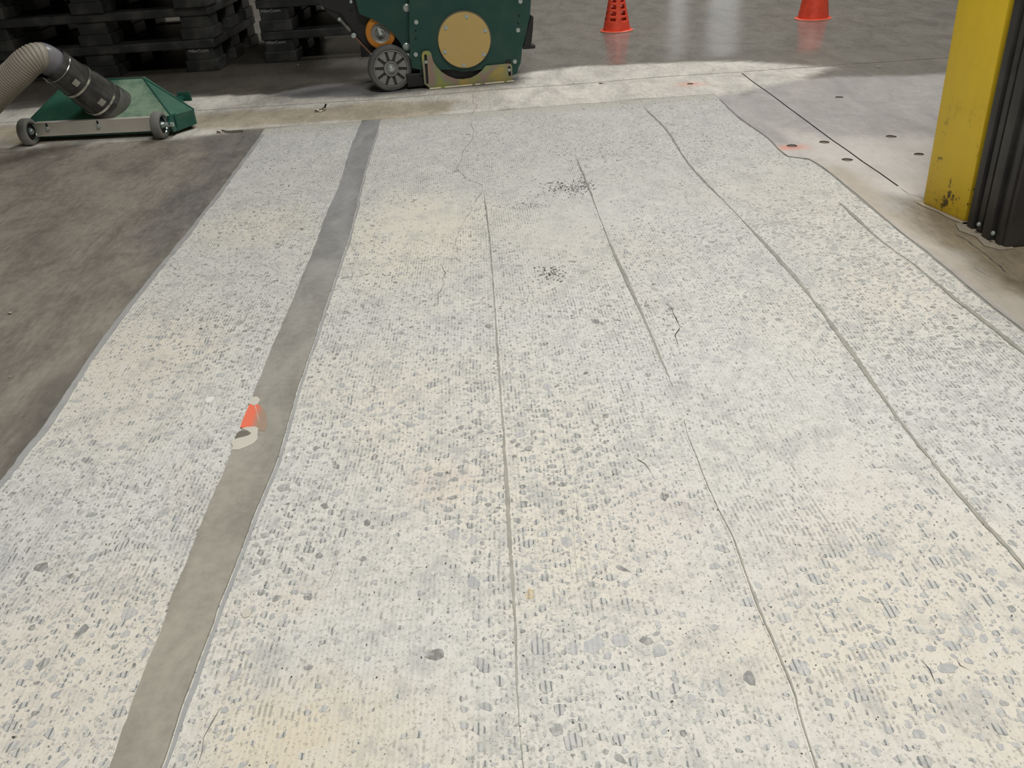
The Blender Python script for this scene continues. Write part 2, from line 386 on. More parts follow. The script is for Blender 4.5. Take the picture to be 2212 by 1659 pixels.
for p in rv:
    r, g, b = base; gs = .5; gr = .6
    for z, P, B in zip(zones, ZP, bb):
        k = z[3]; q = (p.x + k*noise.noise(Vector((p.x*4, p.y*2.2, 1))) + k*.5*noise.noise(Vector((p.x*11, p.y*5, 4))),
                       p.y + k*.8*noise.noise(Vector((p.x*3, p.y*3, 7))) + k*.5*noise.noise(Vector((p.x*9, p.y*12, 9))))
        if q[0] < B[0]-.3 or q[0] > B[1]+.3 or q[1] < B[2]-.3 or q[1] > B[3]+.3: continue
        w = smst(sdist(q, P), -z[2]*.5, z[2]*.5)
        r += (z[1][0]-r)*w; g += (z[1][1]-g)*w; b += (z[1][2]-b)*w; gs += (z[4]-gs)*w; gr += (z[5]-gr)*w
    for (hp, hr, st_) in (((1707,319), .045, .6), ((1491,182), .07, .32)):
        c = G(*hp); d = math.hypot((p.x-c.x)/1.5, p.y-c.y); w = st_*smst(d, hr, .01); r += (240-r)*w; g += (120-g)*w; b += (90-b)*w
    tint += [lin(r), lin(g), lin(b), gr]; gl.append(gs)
fs = []
for f in rf:
    c = sum((rv[i] for i in f), Vector((0, 0))) / len(f)
    if pin(c, ground) or pin(c, JP1) or pin(c, JP2) or any((c-h[0]).length < .08 and pin(c, h) for h in HP): continue
    fs.append(tuple(f))
mb = MB(); mb.v = [(p.x, p.y, 0) for p in rv]; mb.f = fs
n0 = len(mb.v); extra = 0
def wall_loop(lp, z):
    global extra
    n = len(lp); o = len(mb.v); mb.v += [(p.x, p.y, 0) for p in lp] + [(p.x, p.y, z) for p in lp]
    mb.f += [(o+i, o+(i+1) % n, o+n+(i+1) % n, o+n+i) for i in range(n)]
wall_loop(ground, -.03)
o = len(mb.v); mb.v += [(-8,-3,-.04),(8,-3,-.04),(8,15,-.04),(-8,15,-.04)]; mb.f.append((o+3,o+2,o+1,o)) ; mb.f += []
add = len(mb.v) - n0
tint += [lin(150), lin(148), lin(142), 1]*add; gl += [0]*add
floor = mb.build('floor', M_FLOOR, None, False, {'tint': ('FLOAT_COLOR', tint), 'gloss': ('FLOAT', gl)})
tag(floor, kind='structure')
# recessed saw-cut joints and anchor holes
def cup(lp, z, name, m, zt=0.0):
    q = MB(); n = len(lp); q.v = [(p.x, p.y, zt) for p in lp] + [(p.x, p.y, z) for p in lp]
    q.f = [(i, (i+1) % n, n+(i+1) % n, n+i) for i in range(n)]
    rv_, _, rf_, _, _, _ = delaunay_2d_cdt(lp, [(i, (i+1) % n) for i in range(n)], [], 1, 1e-7)
    q.add([(p.x, p.y, z) for p in rv_], [tuple(f) for f in rf_]); return q.build(name, m, floor)
M_HOLE = simple('hole_bottom', S(118, 110, 100), .9, 0, .3, 90)
M_JOINT = simple('joint_bottom', S(84, 78, 68), .9, 0, .25, 60)
tag(cup(JP1, -.012, 'saw_cut_joint', M_JOINT), 'long saw-cut joint running across the floor in the dust')
tag(cup(JP2, -.012, 'saw_cut_joint', M_JOINT), 'saw-cut joint running towards the yellow post')
for i, h in enumerate(HP):
    cup(h, -.004, 'anchor_hole', M_HOLE)
# ground lanes with their real grooves
PITCH = .0074
lv = []
def lane_z(i, y=1.0):
    k = smst(y, 1.9, 2.5); return (-.0028, -.0028, -.0034, -.0029, -.0034, -.0027)[i]*(1-k) - .0028*k + .0022*smst(y, 3.55, 3.78)
for li, (A, Bq) in enumerate(lanes):
    mb = MB(); gxv = []; ny = 100; ys = [YN + (YF + .012 - YN)*j/ny for j in range(ny+1)]
    wmax = max(Bq(y)-A(y) for y in ys); nc = int(wmax/(PITCH/2)) + 2
    for y in ys:
        z0 = lane_z(li, y)
        a, b = A(y)-.004, Bq(y)+.004
        for k in range(nc+1):
            xx = a + k*PITCH/2; q = k/2
            if xx > b: q -= (xx-b)/PITCH; xx = b
            if k == nc: xx = max(xx, b); q = (b-a)/PITCH
            amp = .00022 + .00025*noise.noise(Vector((xx*6, y*2, li)))
            yy = min(y, yfar(xx)) if y > 3.7 else y
            mb.v.append((xx, yy, z0 - (max(amp, 0) if k % 2 else 0))); gxv.append(q)
    nk = nc+1
    mb.f = [(j*nk+k, j*nk+k+1, (j+1)*nk+k+1, (j+1)*nk+k) for j in range(ny) for k in range(nc)]
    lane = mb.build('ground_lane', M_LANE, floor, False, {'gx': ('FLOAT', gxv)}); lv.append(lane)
# the band left unground, and the seams between passes
def strip_mesh(fa, fb, ya, yb, z1, z0, n, name, m, label=None, bevel=.001):
    q = MB(); 
    for j in range(n+1):
        y = ya + (yb-ya)*j/n; a, b = fa(y), fb(y)
        q.v += [(a, y, z0), (a+bevel, y, z1), (b-bevel, y, z1), (b, y, z0)]
    for j in range(n):
        o = j*4
        q.f += [(o, o+1, o+5, o+4), (o+1, o+2, o+6, o+5), (o+2, o+3, o+7, o+6)]
    q.f += [(0, 1, 2, 3), tuple(n*4+i for i in (3, 2, 1, 0))]
    ob = q.build(name, m, floor); 
    if label: ob['label'] = label
    return ob
strip_mesh(B1, B2, YN, 3.805, .0, -.006, 260, 'unground_strip', M_STRIP, 'smooth taupe band of floor left unground')
strip_mesh(lambda y: B2(y)+.0005, lambda y: B2(y)+.008+.004*noise.noise(Vector((y*7, 0, 3))), YN, 3.74, -.0019, -.006, 200, 'edge_lip', M_LIP, 'grey lip along the right edge of the smooth band')
strip_mesh(lambda y: B0(y)-.001, lambda y: B0(y)+.015+.006*noise.noise(Vector((y*5, 0, 8))), YN, 3.79, -.0012, -.006, 220, 'edge_lip', M_LIP, 'grey lip between dirty floor and first ground lane')
def seam(L, ya, yb, w, var, seed, label):
    def hw(y):
        k = w*(.30 + var*.9*(.45+1.3*noise.noise(Vector((y*2.3, seed, 0)))) + .35*noise.noise(Vector((y*22, seed, 2))) + .3*noise.noise(Vector((y*90, seed, 6))))
        return max(.0004, k)/2 * smst(y, ya, ya+.12) * smst(yb-y, 0, .12) + .0002
    strip_mesh(lambda y: L(y)-hw(y), lambda y: L(y)+hw(y), ya, yb, -.0013, -.006, int((yb-ya)/.006), 'seam_ridge', M_RIDGE, label, .0006)
seam(S1, .4, 2.72, .0068, .9, 1, 'thin grey ridge down the middle of the ground area')
seam(S2, 1.42, 3.05, .0085, 1.0, 2, 'short grey ridge right of the middle one, far part')
seam(S2, .4, 1.30, .0058, .8, 5, 'short grey ridge right of the middle one, near part')
seam(S3, .4, 3.70, .0098, 1.0, 3, 'long grey ridge running to the lower right')
seam(S4, .6, 2.36, .0105, 1.2, 4, 'ridge beside the right edge of the ground area')
strip_mesh(lambda y: R_(y)-.005-.005*noise.noise(Vector((y*4, 0, 11))), lambda y: R_(y)+.001, YN, 3.79, -.0015, -.006, 220, 'edge_lip', M_RIDGE, 'grey lip along the right edge of the ground area')
# exposed aggregate
def lane_at(x, y):
    for i, (A, Bq) in enumerate(lanes):
        a = A(y)
        if a < x < Bq(y): return i, (x-(a-.004))/PITCH
    return None, 0
def stone_poly(cx, cy, r, el, n, seed):
    an = random.uniform(0, PI); ca, sa = math.cos(an), math.sin(an); out = []
    for i in range(n):
        a = 2*PI*i/n + random.uniform(-.3, .3); rr = r*random.uniform(.66, 1.14)
        u, v = rr*math.cos(a), rr*el*math.sin(a); out.append((cx + u*ca - v*sa, cy + u*sa + v*ca))
    return out
stones = []
def project(x, y):
    d = RR.transposed() @ Vector((x, y, -CH)); return W/2 + d.x/-d.z*FOC, H/2 - d.y/-d.z*FOC
def mk(x, y, r, el, tone, cut, sides):
    li, gx = lane_at(x, y)
    if li is None or y > 3.78 or y < .3: return
    if li in (0, 1) and False: return
    A, Bq = lanes[li]
    if x - A(y) < r*.9 + (.014 if li == 0 else .012 if li == 1 else .003) or Bq(y) - x < r*.9: r = min(r, .004)
    stones.append((x, y, r, el, tone, cut, sides, li))
special = [((1345,1225),.013,.32,.9,0),((940,1410),.014,.75,.85,0),((1620,1462),.014,.55,.84,0),((1145,1280),.012,.65,1.0,.5),((175,1360),.016,.55,.82,.3),
           ((1090,1310),.020,.7,.6,.9),((1165,1392),.021,.7,.55,.9),((1040,1430),.018,.6,.58,.9),((1285,1390),.019,.7,.5,.1),((1340,1380),.015,.7,.5,.1),((1560,1180),.014,.6,.6,.6),
           ((2050,1440),.013,.6,.6,0),((745,598),.016,.5,.8,0),((1125,935),.015,.6,.5,.2),((2130,1130),.014,.7,.8,.2),((700,1090),.010,.6,.85,0),((1395,1380),.013,.55,.86,0)]
for p, r, el, tn, ct in special:
    g = G(*p); mk(g.x, g.y, r, el, tn, ct, 10)
nsp = len(stones)
CL = [(G(1930,560), .22), (G(1960,690), .20), (G(1720,470), .16), (G(620,1180), .15), (G(1120,1000), .2), (G(640,760), .12), (G(480,720), .2)]
tries = 0
while tries < 90000:
    tries += 1
    y = .42 + (3.78-.42)*random.random(); x = random.uniform(-1.0, 1.75)
    if abs(x) > y*.75 + .55: continue
    d = .5 + 1.3*noise.noise(Vector((x*2.6, y*1.4, 3))) + .5*noise.noise(Vector((x*9, y*5, 8)))
    # denser bands along the seams and beside the smooth band
    for L, s0, w0 in ((S1, .06, .7), (B2, .09, .5), (B1, .10, .5), (S3, .10, .25), (R_, .12, .3)):
        e = x - L(y); d += w0*math.exp(-(e/s0)**2)
    dk = 0
    for q_, r_ in CL: dk = max(dk, math.exp(-((x-q_.x)**2+(y-q_.y)**2)/r_**2))
    d += .9*dk
    if random.random() > max(.06, min(1, d)): continue
    s = random.random()
    r = .0022 + .0052*s**1.7 + (.0095*random.random() if random.random() < .26 and d > .35 else 0)
    if y > 2.3: r *= .85; random.random()
    tn = min(.80, max(.05, random.gauss(.42, .17))) 
    if y > 1.7 and random.random() < .16: tn = random.uniform(.75, .92)
    if random.random() < .02: tn = random.uniform(.8, .92)
    if dk > .4 and random.random() < .35: tn = random.uniform(.62, .86); r = max(r, random.uniform(.005, .010))
    ct = 1 if random.random() < .62 else random.uniform(0, .5)
    mk(x, y, r, random.uniform(.5, .95), tn, ct, 9 if y < 1.6 else 6)
def size_px(s):
    x, y, r, el = s[:4]; a = project(x-r, y); b = project(x+r, y); c = project(x, y+r*el); d_ = project(x, y-r*el)
    if not (0 < a[0] < W and 0 < a[1] < H): return 0
    return abs(b[0]-a[0]) * abs(d_[1]-c[1])
grid = {}; keep = []
for s in stones:      # no overlapping stones
    gxk = (int(s[0]/.03), int(s[1]/.03)); ok = True
    for i in (-1, 0, 1):
        for j in (-1, 0, 1):
            for q in grid.get((gxk[0]+i, gxk[1]+j), ()):
                if math.hypot(s[0]-q[0], s[1]-q[1]) < (s[2]+q[2])*.80: ok = False
    if ok: keep.append(s); grid.setdefault(gxk, []).append(s)
order = sorted(keep, key=size_px, reverse=True)
big, rest = order[:300], order[300:]
def stone_mesh(q, s, gxv, tnv, ctv):
    x, y, r, el, tn, ct, n, li = s; P = stone_poly(x, y, r, el, n, 0); z0 = lane_z(li, y)+.0002; o = len(q.v); A = lanes[li][0]
    zt = z0 + random.uniform(.0001, .0003)
    for (px, py) in P: q.v.append((px, py, zt)); gxv.append((px-(A(py)-.004))/PITCH); tnv.append(tn); ctv.append(ct)
    for (px, py) in P:
        q.v.append((x+(px-x)*1.05, y+(py-y)*1.05, z0-.0006)); gxv.append((px-(A(py)-.004))/PITCH); tnv.append(tn); ctv.append(ct)
    q.f.append(tuple(o+i for i in range(n))); q.f += [(o+n+i, o+n+(i+1) % n, o+(i+1) % n, o+i) for i in range(n)]
for s in big:
    q = MB(); a, b, c = [], [], []; stone_mesh(q, s, a, b, c)
    ob = q.build('aggregate_stone', M_STONE, floor, False, {'gx': ('FLOAT', a), 'tone': ('FLOAT', b), 'cut': ('FLOAT', c)})
    if s[4] > .97: ob['label'] = 'tan aggregate stone'
q = MB(); a, b, c = [], [], []
for s in rest: stone_mesh(q, s, a, b, c)
tag(q.build('aggregate', M_STONE, floor, False, {'gx': ('FLOAT', a), 'tone': ('FLOAT', b), 'cut': ('FLOAT', c)}), 'small grey aggregate stones cut flush in the ground lanes', kind='stuff')
print('stones', len(keep))
# pits
q = MB()
def pit(x, y, r):
    li, _ = lane_at(x, y)
    if li is None or y > 3.79: return
    n = 6; P = stone_poly(x, y, r, random.uniform(.4, .9), n, 0); z = lane_z(li, y)+.0008; o = len(q.v)
    q.v += [(p[0], p[1], z) for p in P]; q.f.append(tuple(o+i for i in range(n)))
for _ in range(2600):
    y = .45 + 3.3*random.random(); pit(random.uniform(-1, 1.7), y, random.uniform(.0008, .0017) * (1.5 if random.random() < .08 else 1))
for (cx, cy, sx, sy, n, r) in ((1215,403,26,9,170,.0036),(1190,588,15,10,100,.0030),(1130,440,40,6,50,.003),(990,530,8,14,20,.0025),(1280,330,60,10,60,.0035),(590,350,60,14,70,.0035),(640,420,30,30,80,.003),(520,480,60,30,90,.003),(1500,320,60,40,70,.003),(1070,300,20,15,30,.003),(1400,300,40,30,60,.003),(1180,545,30,20,25,.002),(1155,235,60,3,30,.003),(1330,222,120,5,60,.003),(700,275,60,8,60,.003),(1075,285,10,12,16,.003),(1600,215,80,6,40,.003)):
    for _ in range(n):
        g = G(random.gauss(cx, sx), random.gauss(cy, sy)); pit(g.x, g.y, r*random.uniform(.5, 1.1))
for _ in range(70):
    g = G(random.gauss(1262, 12), random.gauss(402, 10)); pit(g.x, g.y, .003)
tag(q.build('pits', simple('pit_shade', S(78, 76, 70), .9), floor), 'small dark pits scattered over the ground lanes', kind='stuff')
# cracks, gouges
def crack(pts, w, m=M_DARK, label=None, name='crack', wob=.004, z=None):
    P = dens([G(*p).xy for p in pts], .012, wob, random.random()*50)
    ws = [w*.6*(.3 + 1.0*abs(noise.noise(Vector((p.x*50, p.y*50, 1))))*2) * (1 if 0 < i < len(P)-1 else .1) for i, p in enumerate(P)]
    mid = P[len(P)//2]; li, _ = lane_at(mid.x, mid.y)
    zz = z if z is not None else (.0004 if li is None else lane_z(li, mid.y)+.0011)
    lp = ribbon(P, ws); n = len(lp)//2; k = MB(); k.v = [(p.x, p.y, zz) for p in lp]
    k.f = [(i, i+1, 2*n-2-i, 2*n-1-i) for i in range(n-1)]
    ob = k.build(name, m, floor)
    if label: ob['label'] = label
    return ob
crack([(1022,200),(1022,218),(1021,222),(1031,226),(1027,236),(1019,248)], .004, M_SOFT, 'crack crossing the dusty joint', z=.0004)
crack([(1019,250),(1020,262),(1016,268),(1024,280),(1020,300),(998,328),(997,346),(985,362),(1000,376),(1004,386),(1043,398),(1040,418),(1027,432),(1022,445)], .0028, M_SOFT)
crack([(1022,445),(1000,480),(985,520),(978,552)], .0016, M_SOFT)
crack([(965,558),(985,556),(1000,568)], .0022); crack([(952,570),(962,588),(955,600),(960,612),(945,635),(948,655)], .002)
crack([(1438,652),(1452,668),(1462,685),(1468,705),(1458,722),(1466,745)], .0028)
crack([(1245,1080),(1243,1100),(1250,1120)], .002); crack([(475,1525),(462,1555),(440,1590),(432,1620),(420,1659)], .0017, M_SOFT)
crack([(70,520),(68,550),(40,585),(66,600),(62,625),(40,640)], .0022, M_SOFT); crack([(700,1270),(715,1245),(735,1180)], .0014, M_SOFT)
crack([(1945,405),(1962,418),(1985,424),(2010,440)], .006, M_SOFT, 'crumbled joint at the foot of the yellow post', wob=.006)
crack([(2060,505),(2090,520),(2125,545),(2140,560),(2160,575),(2175,590)], .007, M_DARK, 'dark crack in front of the black column', wob=.006)
crack([(2103,576),(2125,590),(2142,600)], .003, M_SOFT); crack([(1370,985),(1395,1000),(1408,1022)], .002)
for pts in (((1892,1402),(1900,1424)),((1904,1433),(1918,1452)),((1918,1458),(1930,1482)),((1992,1422),(2010,1445),(2022,1475)),((2066,1420),(2075,1435),(2097,1445)),((1700,1240),(1706,1262)),((2043,1405),(2055,1425))):
    crack(pts, .0022, M_DARK if pts[0][0] > 1990 else M_SOFT, name='gouge', wob=.001)
for pts in (((1222,1060),(1226,1130),(1235,1250)),((1232,1050),(1238,1120),(1246,1240)),((1247,1060),(1252,1110),(1258,1250)),((1183,730),(1186,790)),((1196,840),(1200,900))):
    crack(pts, .0016, M_SLURRY, name='scratch', wob=.0005)
# painted mark, slurry and filled hole at the smooth band
def patch(pts, m, name, label, z, col=None):
    P = [G(*p).xy for p in pts]; k = MB(); k.prism([(p.x, p.y) for p in P], z-.0015, z, axis='z'); ob = k.build(name, m, floor); ob['label'] = label; return ob
t = NT('orange_paint'); c = t.coord(); sep = t.n('ShaderNodeSeparateXYZ'); t.put(sep.inputs[0], c)
x0 = G(545,905).x; gy = G(545,905).y
dd = t.math('ADD', sep.outputs[0], t.math('MULTIPLY', t.noise(c, 60, 4, .7), .012))
k = t.mix(t.ss(dd, x0+.002, x0+.024), S(238, 124, 96), S(166, 146, 128)); t.fin(k, .55, 0, .3); M_OR = t.m
patch([(539,873),(553,871),(566,880),(576,895),(577,918),(572,932),(545,928),(519,923),(526,903)], M_OR, 'paint_mark', 'orange paint mark on the smooth band', .0006)
patch([(536,872),(544,858),(556,857),(562,864),(556,874),(548,876)], M_SLURRY, 'slurry_patch', 'small pale slurry blob above the orange mark', .0009)
patch([(499,955),(503,965),(500,972),(515,972),(532,966),(548,958),(557,948),(556,938),(558,926),(552,922),(535,923),(522,926),(535,931),(543,936),(538,941),(527,944),(510,948)], M_SLURRY, 'slurry_patch', 'pale crescent of dried slurry round the filled hole', .0010)
patch([(507,946),(512,936),(520,931),(533,931),(541,937),(530,943),(518,947)], simple('dark_filler', S(118,114,104), .8), 'filled_hole', 'dark oval filled hole beside the orange mark', .0003)  # flat dark patch over the hole
crack([(549,872),(555,890),(561,915)], .002, M_SLURRY, name='scratch', wob=.001, z=.0010); crack([(577,898),(590,885),(602,875)], .0012, M_SLURRY, name='scratch', wob=.001, z=.0006)
patch([(443,862),(448,857),(457,855),(463,857),(461,863),(452,868),(445,868)], M_WHITE, 'paint_spot', 'small white paint spot on the first ground lane', -.0015)
patch([(618,980),(624,976),(628,984),(620,985)], M_WHITE, 'paint_spot', 'white fleck just right of the smooth band', -.0015)
patch([(520,1322),(534,1310),(544,1318),(538,1330),(525,1332)], M_SLURRY, 'paint_spot', 'pale fleck near the lower left', -.0015)
# ------------------------------------------------------------------ hall shell (outside the frame, seen only as reflections)
M_WALL = simple('painted_block_wall', S(176, 172, 160), .7, 0, .05, 4); M_CEIL = simple('dark_ceiling', S(120, 120, 118), .8, 0, .05, 3)
tag(MB().box((-8, 15, -.04), (8, 15.2, 7)).build('wall_back', M_WALL), kind='structure')
tag(MB().box((-8.2, -3, -.04), (-8, 15, 7)).build('wall_left', M_WALL), kind='structure')
tag(MB().box((8, -3, -.04), (8.2, 15, 7)).build('wall_right', M_WALL), kind='structure')
tag(MB().box((-8, -3.2, -.04), (8, -3, 7)).build('wall_front', M_WALL), kind='structure')
tag(MB().box((-8.2, -3.2, 7), (8.2, 15.2, 7.1)).build('ceiling', M_CEIL), kind='structure')
t = NT('glowing_panel'); t.put(t.b.inputs['Emission Color'], (.95, .97, 1, 1)); t.b.inputs['Emission Strength'].default_value = .3; M_GLOW = t.fin(S(220, 222, 220), .5)  # unseen glowing panels, added for the bright streaks mirrored in the floor
for i, (xa, xb, zb) in enumerate(((3.50, 3.75, 2.6), (4.15, 4.65, 3.2))):
    w = tag(MB().box((xa, 14.93, .1), (xb, 14.97, zb)).build('streak_panel_%d' % (i+1), M_GLOW), kind='structure')
    MB().box((xa-.06, 14.95, .04), (xb+.06, 15, zb+.06)).build('streak_panel_frame', M_WALL, w)
# ------------------------------------------------------------------ pallets
M_PAL = simple('black_plastic', S(40, 42, 44), .45, 0, .2, 20, .15); M_LET = simple('pale_print', S(170, 172, 172), .6)
def lettering(txt, size, parent, loc, rotx=PI/2):
    cu = bpy.data.curves.new('lettering', 'FONT'); cu.body = txt; cu.size = size; cu.extrude = .0006; cu.align_x = 'LEFT'
    o = bpy.data.objects.new('tmp', cu); COL.objects.link(o); dg = bpy.context.evaluated_depsgraph_get()
    me = bpy.data.meshes.new_from_object(o.evaluated_get(dg)); bpy.data.objects.remove(o)
    me.materials.append(M_LET) if not me.materials else me.materials.__setitem__(0, M_LET)
    ob = bpy.data.objects.new('lettering', me); COL.objects.link(ob); ob.parent = parent; ob.location = loc; ob.rotation_euler = (rotx, 0, 0); return ob
PW, PD, PH, PK = 1.36, .92, .172, .046
def make_pallet(label):
    r = empty('plastic_pallet', (0, 0, 0), 0, label, 'pallet', 'black plastic pallets in the two stacks')
    q = MB()
    q.box((0, 0, PH-PK), (PW, .10, PH), ch=.006); q.box((0, PD-.10, PH-PK), (PW, PD, PH), ch=.006)
    q.box((0, .10, PH-PK), (.09, PD-.10, PH), ch=.006); q.box((PW-.09, .10, PH-PK), (PW, PD-.10, PH), ch=.006)
    q.build('deck_frame', M_PAL, r)
    for i in range(7):
        yy = .13 + i*(PD-.26-.10)/6; MB().box((.09, yy, PH-.032), (PW-.09, yy+.10, PH-.004), ch=.004).build('deck_slat', M_PAL, r)
    for bx in (0, .575, PW-.19):
        for by in (0, .365, PD-.19):
            b = MB(); b.box((bx+.012, by+.010, .06), (bx+.178, by+.180, PH-PK), ch=.005); b.box((bx, by, 0), (bx+.19, by+.19, .062), ch=.006)
            b.build('block', M_PAL, r)
    return r
def copy_tree(o, parent=None):
    c = o.copy(); COL.objects.link(c); c.parent = parent
    for ch in list(o.children): copy_tree(ch, c)
    return c
A = G(475, 152); ang1 = math.atan2(-.056, .869); d1 = Vector((math.cos(ang1), math.sin(ang1), 0))
org1 = A - d1*PW; C = G(575, 137); ang2 = math.radians(-3)
proto = make_pallet('bottom black plastic pallet of the stack behind the green floor nozzle')
names = ['bottom', 'second', 'third', 'topmost']
places = []
for k in range(4):
    places.append((org1 + d1*(.006*k) + Vector((0, .004*k, PH*k)), ang1 + (.0, .012, -.01, .008)[k], '%s black plastic pallet of the left stack, %s' % (names[k], ('standing on the floor behind the floor nozzle', 'lying on the bottom pallet', 'cut by the top edge of the picture', 'out of the top of the picture')[k]), k == 0))
for k in range(4):
    places.append((C + Vector((.004*k, .003*k, PH*k)), ang2 + (0, -.01, .008, 0)[k], '%s black plastic pallet of the right stack, %s' % (names[k], ('standing left of the green machine', 'on the bottom pallet, by the machine', 'cut by the top edge beside the machine', 'above the picture beside the machine')[k]), k < 2))
pal = []
for i, (loc, rz, lab, txt) in enumerate(places):
    o = proto if i == 0 else copy_tree(proto); o.location = loc; o.rotation_euler = (0, 0, rz); o['label'] = lab; pal.append((o, txt, i))
for o, txt, i in pal:
    if txt:
        fx = PW-.19+.03 if i < 4 else .02
        lettering('MillerCoors', .024, o, (fx, .0085, .105))
# ------------------------------------------------------------------ green grinding machine
mo = G(925, 193); me_ = (G(1108, 176) - mo).normalized(); mang = math.atan2(me_.y, me_.x); mn = Vector((-me_.y, me_.x, 0))
mach = empty('floor_grinder', (mo.x, mo.y, 0), mang, 'dark green floor grinding machine with a gold round cover, standing on the dusty joint', 'machine')
def F(px, py, off=0.0):
    d = ray(px, py); q0 = mo + mn*off; t = ((q0 - Vector((0, 0, 0))).dot(mn)) / (d.dot(mn)); P = Vector((0, 0, CH)) + d*t
    return ((P - mo).dot(me_), P.z)
GREEN = simple('green_enamel', S(16, 68, 60), .4, 0, .10, 14, .05)
BLACKM = simple('black_steel', S(30, 31, 32), .5, 0, .2, 20); GOLD = simple('gold_passivated_steel', S(196, 170, 108), .5, .1, .05, 60)
ZINC = simple('zinc_bolt', S(178, 190, 186), .32, .35, .08); RUB = simple('grey_rubber', S(86, 88, 88), .7, 0, .1, 40, .3); DKSLOT = simple('dark_slot', S(20, 20, 20), .8)
ALU = simple('grey_wheel_centre', S(138, 140, 138), .45, .2, .08); ORA = simple('orange_polyurethane', S(196, 128, 46), .4, 0, .08, 30); RUST = simple('rusty_edge', S(120, 84, 66), .7, 0, .3, 60)
t = NT('rainbow_zinc_plate'); c = t.coord(); n = t.noise(c, 9, 2, .4, .6); r = t.n('ShaderNodeValToRGB'); t.put(r.inputs[0], n); e = r.color_ramp.elements
e[0].position = .30; e[0].color = S(176, 168, 104); e[1].position = .72; e[1].color = S(180, 160, 96)
for p, q_ in ((.40, S(150, 162, 102)), (.48, S(150, 150, 128)), (.55, S(164, 136, 130)), (.62, S(150, 154, 110))): x_ = e.new(p); x_.color = q_
ZN = t.fin(r.outputs[0], .36, .55)
GLT = simple('bright_edge_glint', S(246, 240, 214), .3, .3, .05)
def Fp(pts, off): return [F(x, y, off) for x, y in pts]
# main housing behind the side panel
q = MB(); q.prism([(-.03,.055),(.43,.055),(.47,.16),(.51,.33),(.52,.66),(.40,.74),(.02,.74),(-.03,.66)], .030, .46); q.build('housing', GREEN, mach)
pn = Fp([(884,0),(884,60),(886,120),(890,146),(905,150),(930,151),(975,150),(1003,155),(1040,150),(1105,164),(1117,158),(1120,146),(1125,135),(1128,105),(1137,70),(1145,33),(1147,0)], .012)
pn = [(-.046, .70)] + pn + [(.55, .62), (.47, .70)]
side = MB().prism(pn, .012, .022).build('side_panel', GREEN, mach)
lp_ = [(-.30, .66)] + Fp([(768,0),(776,30),(800,40),(826,52),(850,73),(866,94),(873,114),(880,140),(893,155),(910,165)], .085) + [(.05, .06), (.05, .66)]
MB().prism(lp_, .085, .095).build('rear_panel', GREEN, mach)
def boltset(pts, off, r, parent, m=ZINC, name='bolt', dome=.3):
    for (x, y) in pts:
        u, z = F(x, y, off); q = MB(); q.lathe([(r, 0), (r, .003), (r*.85, .0055), (r*dome, .007), (0, .0072)], 14, ydir((u, off, z)), True); q.build(name, m, parent, True)
boltset([(899,48),(898,118),(1124,3),(1119,65),(1112,133)], .012, .0112, mach)
boltset([(879,17),(878,101),(881,124)], .085, .019, mach, ZINC, 'bolt')
boltset([(898,66),(898,83),(1121,34),(1119,50)], .012, .0035, mach, DKSLOT, 'screw_hole')
u, z = F(1003, 87, 0); 
cv = MB().lathe([(.127,0),(.127,.006),(.1255,.009),(0,.009)], 72, ydir((u, .002, z))).build('bearing_cover', GOLD, mach, True)
cv.matrix_parent_inverse = Matrix()
MB().lathe([(.131,0),(.131,.010)], 72, ydir((u+.001, .0125, z+.002))).build('cover_gasket', simple('grey_gasket', S(96,100,90), .6), mach, True)
for (x, y) in ((1008,36),(963,60),(1048,66),(961,112),(1045,118),(1002,141)):
    uu, zz = F(x, y, -.007); s_ = MB(); s_.lathe([(.0095,0),(.0095,.0012),(.0068,.0016),(.0068,.006),(.006,.0068)], 18, ydir((uu, -.0068, zz))); s_.lathe([(.0034,.0069),(.0034,.0071)], 6, ydir((uu, -.0068, zz)))
    so = s_.build('cover_screw', ZINC, cv, True)
# skid plate with slots
ol = Fp([(928,190),(1107,175),(1106,142),(1103,138),(1097,137),(1049,142),(1041,152),(1030,161),(1017,168),(1000,171),(984,170),(968,164),(954,155),(944,145),(936,133),(933,122),(931,114),(927,110),(921,109),(914,111),(911,117),(911,130),(914,150),(917,181)], 0)
def slot(x0, y0, x1, y1, w):
    a = Vector(F(x0, y0)); b = Vector(F(x1, y1)); d = (b-a).normalized(); n = Vector((-d.y, d.x)); out = []
    for i in range(7): an = PI*i/6; out.append(b + n*w*math.cos(an) + d*w*math.sin(an))
    for i in range(7): an = PI*i/6; out.append(a - n*w*math.cos(an) - d*w*math.sin(an))
    return [tuple(v) for v in out]
sk = MB().prism([tuple(p) for p in ol], -.003, .004, holes=[slot(919,120,923,178,.0065), slot(1100,146,1101,161,.0068)]).build('skid_plate', ZN, mach)
q = MB(); u0, z0 = F(928,190); u1, z1 = F(1107,175)
q.box((u0-.004, -.016, 0), (u1+.004, .004, .008), ch=.0025); q.build('skid_flange', ZN, sk)
for a_, b_ in ((0, .055), (.075, .21), (.225, .25), (.275, .37), (.385, .42)):
    MB().box((u0+a_, -.0185, .0030), (u0+b_, -.0125, .0092)).build('edge_glint', GLT, sk)  # pale strips painting broken highlights along the flange
boltset([(920,134),(1100,151)], -.003, .008, sk, ZINC, 'slot_bolt')
MB().box((F(912,150)[0], .006, .03), (F(929,150)[0], .011, .15)).build('slot_backing', BLACKM, mach)
MB().box((F(1094,150)[0], .006, .045), (F(1105,150)[0], .011, .10)).build('slot_backing', BLACKM, mach)
MB().box((.0, .028, .004), (.42, .034, .10)).build('brush_skirt', BLACKM, mach)
MB().box((-.10, .03, .01), (.0, .40, .075), ch=.006).build('lower_frame', BLACKM, mach)
